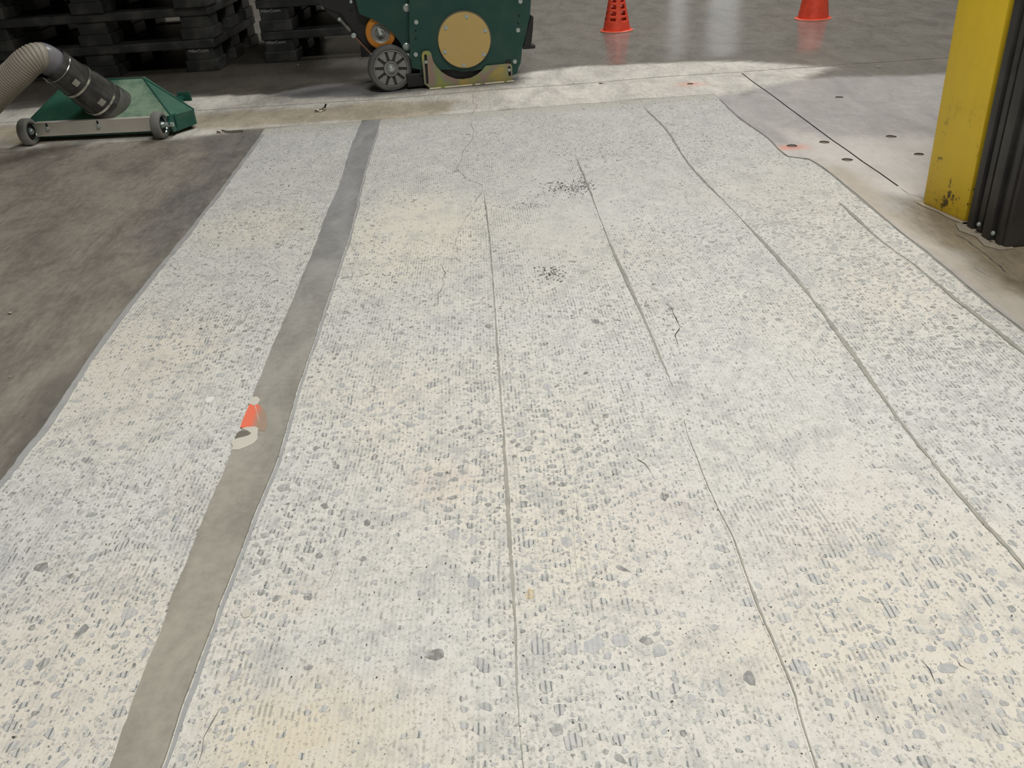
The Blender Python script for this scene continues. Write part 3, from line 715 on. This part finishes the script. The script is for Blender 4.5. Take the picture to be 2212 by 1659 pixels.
MB().prism(Fp([(1146,33),(1151,35),(1150,60),(1146,97),(1130,99),(1136,70)], .05), .03, .30).build('rubber_flap', BLACKM, mach)
MB().prism(Fp([(1128,100),(1156,98),(1155,104),(1130,106)], .04), .03, .09).build('latch', BLACKM, mach)
# caster wheel
def spoked(parent, name, c, yaw, R1, wd):
    w = MB(); M = Matrix.Translation(c) @ Matrix.Rotation(yaw, 4, 'Z') @ Matrix.Rotation(PI/2, 4, 'X')
    tyre = MB(); tyre.lathe([(R1*.80, wd/2-.003),(R1*.84, wd/2+.001),(R1*.93, wd/2),(R1*.985, wd/2-.006),(R1, wd/2-.014),(R1,-wd/2+.012),(R1*.97,-wd/2),(R1*.8,-wd/2)], 56, M, False); tw = tyre.build(name, RUB, parent, True)
    MB().lathe([(0,-wd*.4),(R1*.80,-wd*.4),(R1*.80, wd/2-.010),(0, wd/2-.010)], 48, M, False).build('wheel_disc', simple('dark_wheel_recess', S(58,58,58), .6), tw, True)
    rg = MB().lathe([(R1*.755, wd/2-.010),(R1*.755, wd/2+.0012),(R1*.80, wd/2+.0012),(R1*.80, wd/2-.010)], 48, M, False).build('rim_ring', ALU, tw, True)
    for i in range(10):
        a = 2*PI*i/10 + .2; P = []; da = .235
        for k in range(5): t_ = a-da+2*da*k/4; P.append((R1*.735*math.cos(t_), R1*.735*math.sin(t_)))
        for k in range(3): t_ = a+da*.5-da*k/2; P.append((R1*.36*math.cos(t_), R1*.36*math.sin(t_)))
        MB().prism(P, wd/2-.011, wd/2-.003, M, axis='z').build('wheel_segment', ALU, tw)
    MB().lathe([(R1*.33, wd/2-.011),(R1*.33, wd/2+.003),(R1*.28, wd/2+.004),(R1*.27, wd/2-.001),(R1*.2, wd/2-.001),(R1*.2, wd/2+.005),(R1*.13, wd/2+.009),(0, wd/2+.010)], 32, M, False).build('wheel_hub', ALU, tw, True)
    MB().lathe([(R1*.12, 0),(R1*.12, wd/2+.014),(R1*.09, wd/2+.016),(0, wd/2+.016)], 12, M, False).build('axle_bolt', ZINC, tw, True)
    return tw
gw = G(848, 198); wl = ((gw-mo).dot(me_), (gw-mo).dot(mn))
spoked(mach, 'caster_wheel', (wl[0]+.002, wl[1]+.022, .108), math.radians(13), .108, .05)
# orange drive wheel behind the panel
u, z = F(822, 71, .11); M = ydir((u, .12, z)) @ Matrix.Rotation(0, 4, 'Z')
ow = MB().lathe([(.046,.018),(.050,.022),(.070,.020),(.074,.012),(.074,-.03),(.05,-.03)], 44, M, False).build('drive_wheel', ORA, mach, True)
MB().lathe([(.050,.018),(.036,.012),(.034,.014),(.026,.014),(.024,.006),(.022,.006),(.022,.020),(.014,.022),(.013,.015),(0,.015)], 36, M, False).build('wheel_rim', ALU, ow, True)
MB().cyl((u, .11, z), (u, .082, z), .009).build('axle', ZINC, ow, True)
MB().prism([(u-.010,z+.002),(u+.008,z+.002),(u+.004,z+.022),(u-.006,z+.030),(u-.012,z+.024)], .083, .088).build('axle_key', ZINC, ow)
# black rear frame and linkage
MB().prism([(-.60,.62),(-.26,.62)] + Fp([(778,32),(800,42),(850,74),(874,112),(892,150),(880,165),(806,122),(768,82),(740,55),(700,20)], .14), .145, .42).build('rear_frame', BLACKM, mach)
MB().prism(Fp([(700,0),(790,0),(800,36),(812,60),(835,100),(870,110),(890,160),(855,150),(806,118),(762,70),(735,30),(700,18)], .10), .135, .15).build('frame_plate', BLACKM, mach)
a = F(734,42,.10); b = F(757,68,.10); 
rd = MB(); rd.cyl((a[0], .10, a[1]), (b[0], .10, b[1]), .006, 10); rd.cyl((a[0]*.4+b[0]*.6, .10, a[1]*.4+b[1]*.6), (a[0]*.1+b[0]*.9, .10, a[1]*.1+b[1]*.9), .009, 8); rd.build('linkage_rod', simple('dull_steel', S(112,112,106), .5, .4), mach, True)
a = F(762,76,.10); b = F(803,119,.10); MB().cyl((a[0], .11, a[1]), (b[0], .11, b[1]), .0045, 8).build('link_plate', RUST, mach)
a = F(700,0,.10); b = F(732,40,.10)
boltset([(733,42)], .095, .0085, mach, ZINC, 'linkage_nut'); boltset([(764,77)], .095, .0125, mach, ZINC, 'linkage_nut'); boltset([(803,118),(758,4)], .095, .0075, mach, ZINC, 'linkage_nut')
# ------------------------------------------------------------------ vacuum floor nozzle with hose
vo = G(70, 313); v1 = G(352, 299); ve = (v1-vo).normalized(); vang = math.atan2(ve.y, ve.x); vn = Vector((-ve.y, ve.x, 0)); VL = (v1-vo).length
noz = empty('vacuum_floor_nozzle', (vo.x, vo.y, 0), vang, 'green wedge-shaped vacuum floor nozzle with grey bar, two wheels and a fat hose', 'vacuum nozzle')
def VQ(px, py, z):
    P = G(px, py, z) - vo; return (P.dot(ve), P.dot(vn), z)
t = NT('green_hood_enamel'); c = t.coord(); n = t.noise(c, 8, 5, .6)
k = t.mix(t.ss(n, .3, .7), S(26, 88, 72), S(34, 98, 80)); gmo = t.n('ShaderNodeNewGeometry'); sp_ = t.n('ShaderNodeSeparateXYZ'); t.put(sp_.inputs[0], gmo.outputs['Normal'])
so_ = t.n('ShaderNodeSeparateXYZ'); t.put(so_.inputs[0], c); dm = t.ss(t.math('ADD', so_.outputs[0], t.math('MULTIPLY', n, .05)), .30, .39, .10, 1)  # pale right of the pipe is dust plus painted light; left imitates its shadow
k = t.mix(t.math('MULTIPLY', t.math('MULTIPLY', t.ss(sp_.outputs[0], .15, .35, 1, .15), dm), t.ss(t.noise(c, 14, 5, .65), .30, .60, .40, .85)), k, S(150, 172, 148)); GH = t.fin(k, .5, 0, .4)
GD = simple('green_steel_side', S(26, 84, 72), .4, 0, .12, 18, .12)
bz = .082; base_p = [(-.028,.062),(.628,.050),(.692,.150),(.60,.290),(.0,.300),(-.03,.20)]
rz_ = .205; rp = [(.09,.275),(.448,.262),(.448,.285),(.09,.298)]
q = MB(); vs = [(x, y, bz) for x, y in base_p] + [(x, y, rz_) for x, y in rp]
q.add(vs, [(0,1,7,6),(1,2,7),(2,3,8,7),(3,4,9,8),(4,5,6,9),(5,0,6),(6,7,8,9)]); hood = q.build('hood', GH, noz)
q = MB(); n = len(base_p); q.add([(x, y, bz) for x, y in base_p] + [(x*.995+.002, y, .012 if i not in (2,) else .02) for i, (x, y) in enumerate(base_p)], [(i, (i+1) % n, n+(i+1) % n, n+i) for i in range(n)]); q.build('skirt', GD, noz)
q = MB(); ex = .0035
for i0, i1 in ((6, 7), (7, 1), (7, 2), (6, 0)): q.cyl(vs[i0], vs[i1], ex, 8)
q.build('hood_edge', GD, noz)
q = MB(); q.box((.53,.27,.085), (.575,.37,.10)); q.box((.54,.36,.075), (.60,.372,.115)); q.build('handle_bracket', GD, noz)
BAR = simple('dusty_grey_bar', S(196, 192, 182), .5, .1, .06, 40, .2)
q = MB(); q.box((.020, .030, .030), (VL-.012, .036, .084), ch=.001); q.box((.020, .036, .080), (VL-.012, .062, .084)); q.box((.020, .024, .028), (VL-.012, .036, .033)); bar = q.build('front_bar', BAR, noz)
for x in (.075, .305):
    MB().prism([(x-.004,.060),(x+.004,.060),(x+.004,.082),(x-.004,.082)], .0290, .0300).build('bar_slot', DKSLOT, bar)
    MB().lathe([(.010,0),(.010,.004),(.007,.008),(0,.009)], 14, ydir((x, .030, .058))).build('bar_bolt', ZINC, bar, True)
MB().cyl((-.025, .0, .056), (.0, .0, .056), .006).build('axle_end', ZINC, noz)
TYRE = simple('dusty_tyre', S(120, 120, 116), .75, 0, .15, 50, .5); HUBG = simple('chrome_hub', S(150, 165, 160), .25, .6, .1)
for k, x in enumerate((0.0, VL)):
    M = Matrix.Translation((x, .004, .056)) @ Matrix.Rotation(PI/2, 4, 'Y'); w_ = .019
    tw = MB().lathe([(.040,w_),(.046,w_+.001),(.053,w_-.002),(.056,w_-.006),(.056,-w_+.006),(.053,-w_),(.040,-w_)], 40, M, False).build('nozzle_wheel', TYRE, noz, True)
    MB().lathe([(.043,w_-.002),(.038,w_-.003),(.034,w_-.010),(.016,w_-.012),(.014,w_-.002),(.010,w_+.003),(0,w_+.005)], 32, M, False).build('hub', HUBG, tw, True)
    MB().lathe([(.0,-w_+.004),(.043,-w_+.004),(.043,w_-.008),(0,w_-.009)], 24, M, False).build('wheel_core', BLACKM, tw, True)
q = MB(); q.prism([(.02,.02),(.08,.03),(.08,.085),(.02,.09),(-.008,.06)], 0, .006, Matrix.Translation((VL+.050, .0, 0)) @ Matrix.Rotation(PI/2, 4, 'Z') ); q.box((VL+.024,.045,.03),(VL+.05,.06,.08)); q.build('wheel_bracket', GD, noz)
MB().cyl((VL+.02,.004,.056),(VL+.060,.004,.056),.0095).build('axle_end', ZINC, noz, True)
# pipe, cuff, hose
p0 = Vector(VQ(232, 222, .135)); p1 = Vector(VQ(103, 131, .352)); ax = (p1-p0).normalized(); Lc = (p1-p0).length
print('cuff', p0, p1, Lc)
def A_(s): return p0 + ax*s
t = NT('smoky_clear_plastic'); c = t.coord((1,1,.5)); n = t.noise(c, 18, 4, .6); tr = t.n('ShaderNodeBsdfTransparent'); tr.inputs[0].default_value = S(190, 190, 182)
mx = t.n('ShaderNodeMixShader'); t.put(mx.inputs[0], t.ss(n, .3, .7, .45, .85)); t.t.links.new(tr.outputs[0], mx.inputs[1]); t.t.links.new(t.b.outputs[0], mx.inputs[2]); t.t.links.new(mx.outputs[0], t.out.inputs[0])
CLR = t.fin(t.mix(n, S(62, 64, 66), S(100, 100, 94)), .12, 0, .8)
STEEL = simple('polished_clamp', S(214, 214, 206), .18, .9, .05); PIPE = simple('dark_pipe', S(62, 64, 60), .4, 0, .15, 20, .3); TAPE = simple('scuffed_grey_sleeve', S(122, 122, 130), .3, 0, .2, 40, .3)
Mx = Matrix.Translation(p0) @ ax.to_track_quat('Z', 'Y').to_matrix().to_4x4()
MB().lathe([(.092,-.05),(.089,.0),(.084,.02),(.076,.03)], 48, Mx, False).build('inlet_collar', PIPE, noz, True)
MB().lathe([(.062,-.05),(.064,Lc*.9)], 36, Mx, False).build('inner_pipe', PIPE, noz, True)
cuff = MB().lathe([(.086,.012),(.083,.03),(.081,.115),(.074,.15),(.072,.19),(.070,.29),(.066,Lc*.93)], 48, Mx, False).build('clear_cuff', CLR, noz, True)
for s_, r_ in ((.042, .0845), (.165, .0755)):
    MB().lathe([(r_,-.006),(r_+.002,-.005),(r_+.002,.005),(r_,.006)], 48, Mx @ Matrix.Translation((0, 0, s_)), False).build('hose_clamp', STEEL, noz, True)
MB().lathe([(.0715,-.002),(.073,0),(.0715,.002)], 40, Mx @ Matrix.Translation((0, 0, .262)), False).build('hose_clamp', STEEL, noz, True)
STK = simple('pale_sticker', S(170, 170, 162), .6)
camv = (Vector((0, 0, CH)) - Vector((vo.x, vo.y, 0))); cl = Vector((camv.dot(ve), camv.dot(vn), CH))
for s_, r_, off in ((.075, .083, -.15), (.205, .073, -.1)):
    c0 = A_(s_); rad = (cl - c0); rad = (rad - ax*rad.dot(ax)).normalized(); rad = (Matrix.Rotation(off, 3, ax) @ rad); sd = ax.cross(rad)
    q = MB()
    n = 6
    for a_i in range(n+1):
        th = -.17 + .34*a_i/n; d_ = rad*math.cos(th) + sd*math.sin(th)
        for h in (-.014, .014): q.v.append(tuple(c0 + d_*(r_+.0015) + ax*h))
    q.f = [(2*i, 2*i+1, 2*i+3, 2*i+2) for i in range(n)]; q.build('sticker', STK, cuff)
# hose path
hp = [p1 - ax*.02, p1 + ax*.03]
ctl = [Vector(v) for v in ((.256,-.024,.302),(.237,-.070,.352),(.219,-.103,.370),(.186,-.130,.358),(.138,-.147,.324),(.079,-.157,.286),(.009,-.162,.238),(-.079,-.162,.180),(-.187,-.150,.118),(-.316,-.130,.074),(-.48,-.10,.062),(-.75,-.04,.0615),(-1.1,.05,.0615))]
def catmull(P, n):
    out = []
    for i in range(len(P)-1):
        a = P[max(i-1, 0)]; b = P[i]; c_ = P[i+1]; d = P[min(i+2, len(P)-1)]
        for k in range(n):
            t_ = k/n; out.append(.5*((2*b) + (c_-a)*t_ + (2*a-5*b+4*c_-d)*t_*t_ + (3*b-a-3*c_+d)*t_**3))
    out.append(P[-1]); return out
hs = catmull(ctl, 60); res = [hs[0]]; st_ = .0024
acc = 0
for a, b in zip(hs, hs[1:]):
    L = (b-a).length
    while acc + L >= st_:
        a = a.lerp(b, (st_-acc)/L); L = (b-a).length; acc = 0; res.append(a.copy())
    acc += L
HOSE = simple('beige_ribbed_hose', S(158, 152, 140), .55, 0, .08, 30, .15)
MB().tube(res, .06, 24, lambda i: .0535 if i % 4 == 0 else .0575).build('ribbed_hose', HOSE, noz, True)
MB().tube(catmull(ctl[:4], 8)[0:15], .0592, 28).build('hose_sleeve', TAPE, noz, True)
# ------------------------------------------------------------------ cones
def cone_mat(name, c0): 
    t = NT(name); c = t.coord(); n = t.noise(c, 25, 4, .6); k = t.mix(t.ss(n, .4, .7, 0, .4), c0, S(190, 62, 44)); t.b.inputs['Subsurface Weight'].default_value = 0; return t.fin(k, .42, 0, .4)
CO = cone_mat('orange_red_plastic', S(250, 92, 66)); COE = simple('worn_pale_rim', S(226, 150, 128), .6)
def cone(pos, r0, r1, h, rf, holed, label):
    root = empty('traffic_cone', (pos.x, pos.y, 0), 0, label, 'traffic cone')
    if not holed:
        MB().lathe([(r0,.004),(r0-(r0-r1)*.02,.012),(r1,h),(r1-.003,h),(r0-.006,.006)], 48, None, False).build('cone_body', CO, root, True)
    else:      # wall cut by rings of openings
        n, m = 48, 48; q = MB()
        for j in range(m+1):
            for i in range(n):
                z = .006 + (h-.006)*j/m; r = r0 + (r1-r0)*j/m; a = 2*PI*i/n; q.v.append((r*math.cos(a), r*math.sin(a), z))
        for j in range(m):
            for i in range(n):
                row = j % 5; cut = 8 <= j < 40 and row in (2, 3, 4) and ((i+2) % 8) in (0, 1, 2, 3)
                if cut: continue
                k = (i+1) % n; q.f.append((j*n+i, j*n+k, (j+1)*n+k, (j+1)*n+i))
        ob = q.build('cone_body', CO, root, False); mo_ = ob.modifiers.new('thickness', 'SOLIDIFY'); mo_.thickness = .003
        for p in ob.data.polygons: p.use_smooth = True
    MB().lathe([(r0-.004,.010),(rf-.004,.0065),(rf,.004),(rf,0),(r0-.004,0)], 48, None, False).build('cone_flange', CO, root, True)
    MB().lathe([(rf-.001,.0005),(rf+.0012,.0015),(rf+.0012,.005),(rf-.002,.0065)], 48, None, False).build('rim_edge', COE, root, True)
    MB().lathe([(r1,h-.002),(r1-.001,h+.004),(r1-.006,h+.004)], 32, None, False).build('cone_tip', CO, root, True)
g1 = G(1332, 66); g2 = G(1756, 40)
cone(g1, .086, .016, .36, .103, True, 'orange-red sports cone with rows of openings, left of the two cones')
cone(g2, .094, .022, .46, .110, False, 'plain orange-red traffic cone, right of the two cones, nearer the yellow post')
# ------------------------------------------------------------------ yellow post and black column
t = NT('yellow_safety_paint'); c = t.coord(); n = t.noise(t.coord((1, 1, .5)), 18, 5, .65); n2 = t.noise(c, 60, 4, .7); sp_ = t.n('ShaderNodeSeparateXYZ'); t.put(sp_.inputs[0], c)
low = t.ss(sp_.outputs[2], .10, .34, 1, 0)
k = t.mix(t.ss(n, .35, .7, 0, .3), S(244, 208, 50), S(222, 188, 56)); ch_ = t.math('MULTIPLY', t.ss(t.math('ADD', n, t.math('MULTIPLY', n2, .5)), .83, .90), low)
k = t.mix(t.math('MULTIPLY', ch_, .9), k, S(70, 60, 34)); k = t.mix(t.math('MULTIPLY', t.ss(n2, .45, .7), t.math('MULTIPLY', t.ss(sp_.outputs[2], .0, .10, 1, 0), .35)), k, S(120, 104, 60)); YEL = t.fin(k, .42, 0, .45)
yb = G(1990, 440); ya = G(2078, 480); yd = (ya-yb); yl_ = yd.length; yang = math.atan2(yd.y, yd.x)
post = empty('yellow_post', (yb.x, yb.y, 0), yang, 'tall yellow painted post with scuffed foot beside the black column', 'post')
# local: x along the visible face towards the camera, y to the right (behind the face)
def leanbox(q, x0, x1, y0, y1, h, ch, sx=0.0):
    m = MB(); m.box((x0, y0, 0), (x1, y1, h), ch=ch)
    n = len(q.v); q.v += [(x - sx*z, y, z) for x, y, z in m.v]; q.f += [tuple(i+n for i in f) for f in m.f]
q = MB(); leanbox(q, 0, yl_+.008, 0, .20, 1.3, .014, .035); q.build('post_body', YEL, post, True)
MB().prism([(-.006,-.010),(.03,-.012),(.08,-.008),(.13,-.014),(yl_+.02,-.010),(yl_+.02,.02),(-.006,.02)], -.002, .003, axis='z').build('crumbled_grout', simple('grout', S(152,142,122), .9, 0, .25, 60), post)
kb = G(2094, 488); kc = G(2170, 537); kd = (kc-kb); kl = kd.length; kang = math.atan2(kd.y, kd.x)
BLK = simple('black_rubber_column', S(52, 50, 50), .5, 0, .12, 12, .10)
colm = empty('black_column', (kb.x, kb.y, 0), kang, 'black ribbed column with scuffed foot at the right edge, beside the yellow post', 'column')
q = MB(); leanbox(q, 0, kl, .0, .34, 1.3, .008, .03); q.build('column_core', BLK, colm, True)
for i, (a_, b_, d_) in enumerate(((.004,.030,.012),(.040,.062,.007),(.078,.112,.014),(.128,.150,.006))):
    q = MB(); leanbox(q, a_, b_, -d_, .004, 1.3, .004, .03); q.build('rib', BLK, colm, True)
for (px, py) in ((2111,491),(2146,510)):
    g_ = G(px, py, .02) - kb; d_ = Vector((math.cos(kang), math.sin(kang), 0)); xx = g_.dot(d_)
    MB().lathe([(.006,0),(.006,.003),(.003,.006),(0,.006)], 12, ydir((xx, -.013, .028))).build('rivet', ZINC, colm, True)
MB().prism([(-.02,-.03),(.03,-.045),(.08,-.028),(.14,-.04),(kl+.01,-.018),(kl+.01,.02),(-.02,.02)], -.002, .003, axis='z').build('crumbled_grout', simple('grout_grey', S(140,132,116), .9, 0, .3, 60), colm)
# ------------------------------------------------------------------ small things on the floor
CHR = simple('shiny_clip_steel', S(210, 208, 196), .2, .9, .05)
g = G(498, 286); k = empty('metal_hook', (g.x, g.y, 0), -.03, 'shiny metal hook lying flat in front of the green floor nozzle', 'hook')
MB().tube(catmull([Vector(p) for p in ((.058,-.004,.0045),(.02,-.006,.0045),(-.012,-.004,.0045),(-.026,.010,.0045),(-.042,.022,.0045),(-.056,.014,.0045),(-.056,.002,.0045),(-.046,-.004,.0045),(-.036,-.002,.0045))], 8), .0042, 10).build('hook_body', CHR, k, True)
g = G(690, 241); k = empty('metal_ring_clip', (g.x, g.y, 0), 0, 'small steel ring clip with upright pin on the dust by the joint', 'clip')
MB().tube([Vector((.018*math.cos(a*PI/12), .014*math.sin(a*PI/12), .004)) for a in range(25)], .0038, 10).build('ring', CHR, k, True)
MB().cyl((.020,.006,.002), (.034,.012,.030), .0042, 10).build('pin', BLACKM, k, True)
MB().cyl((.016,.004,.005), (.026,.008,.014), .0062, 10).build('collar', CHR, k, True)
CHIP = simple('pale_chip', S(176, 174, 160), .8, 0, .1, 90)
def chip(px, py, r, label):
    g = G(px, py); bm = bmesh.new(); bmesh.ops.create_icosphere(bm, subdivisions=1, radius=r)
    for v in bm.verts: v.co = Vector((v.co.x*random.uniform(.8,1.3), v.co.y*random.uniform(.7,1.1), v.co.z*random.uniform(.45,.7)))
    mz = min(v.co.z for v in bm.verts)
    for v in bm.verts: v.co.z -= mz
    me = bpy.data.meshes.new('concrete_chip'); bm.to_mesh(me); bm.free(); me.materials.append(CHIP); o = bpy.data.objects.new('concrete_chip', me); COL.objects.link(o); o.location = (g.x, g.y, 0); tag(o, label, 'chip')
chip(23, 678, .0048, 'pale concrete chip on the dirty floor at the left edge')
chip(1897, 146, .007, 'pale chip on the grey floor left of the yellow post')
chip(643, 142, .006, 'pale chip on the dark floor left of the caster wheel')
chip(22, 815, .003, 'tiny chip on the dirty floor near the left edge, below the larger one')
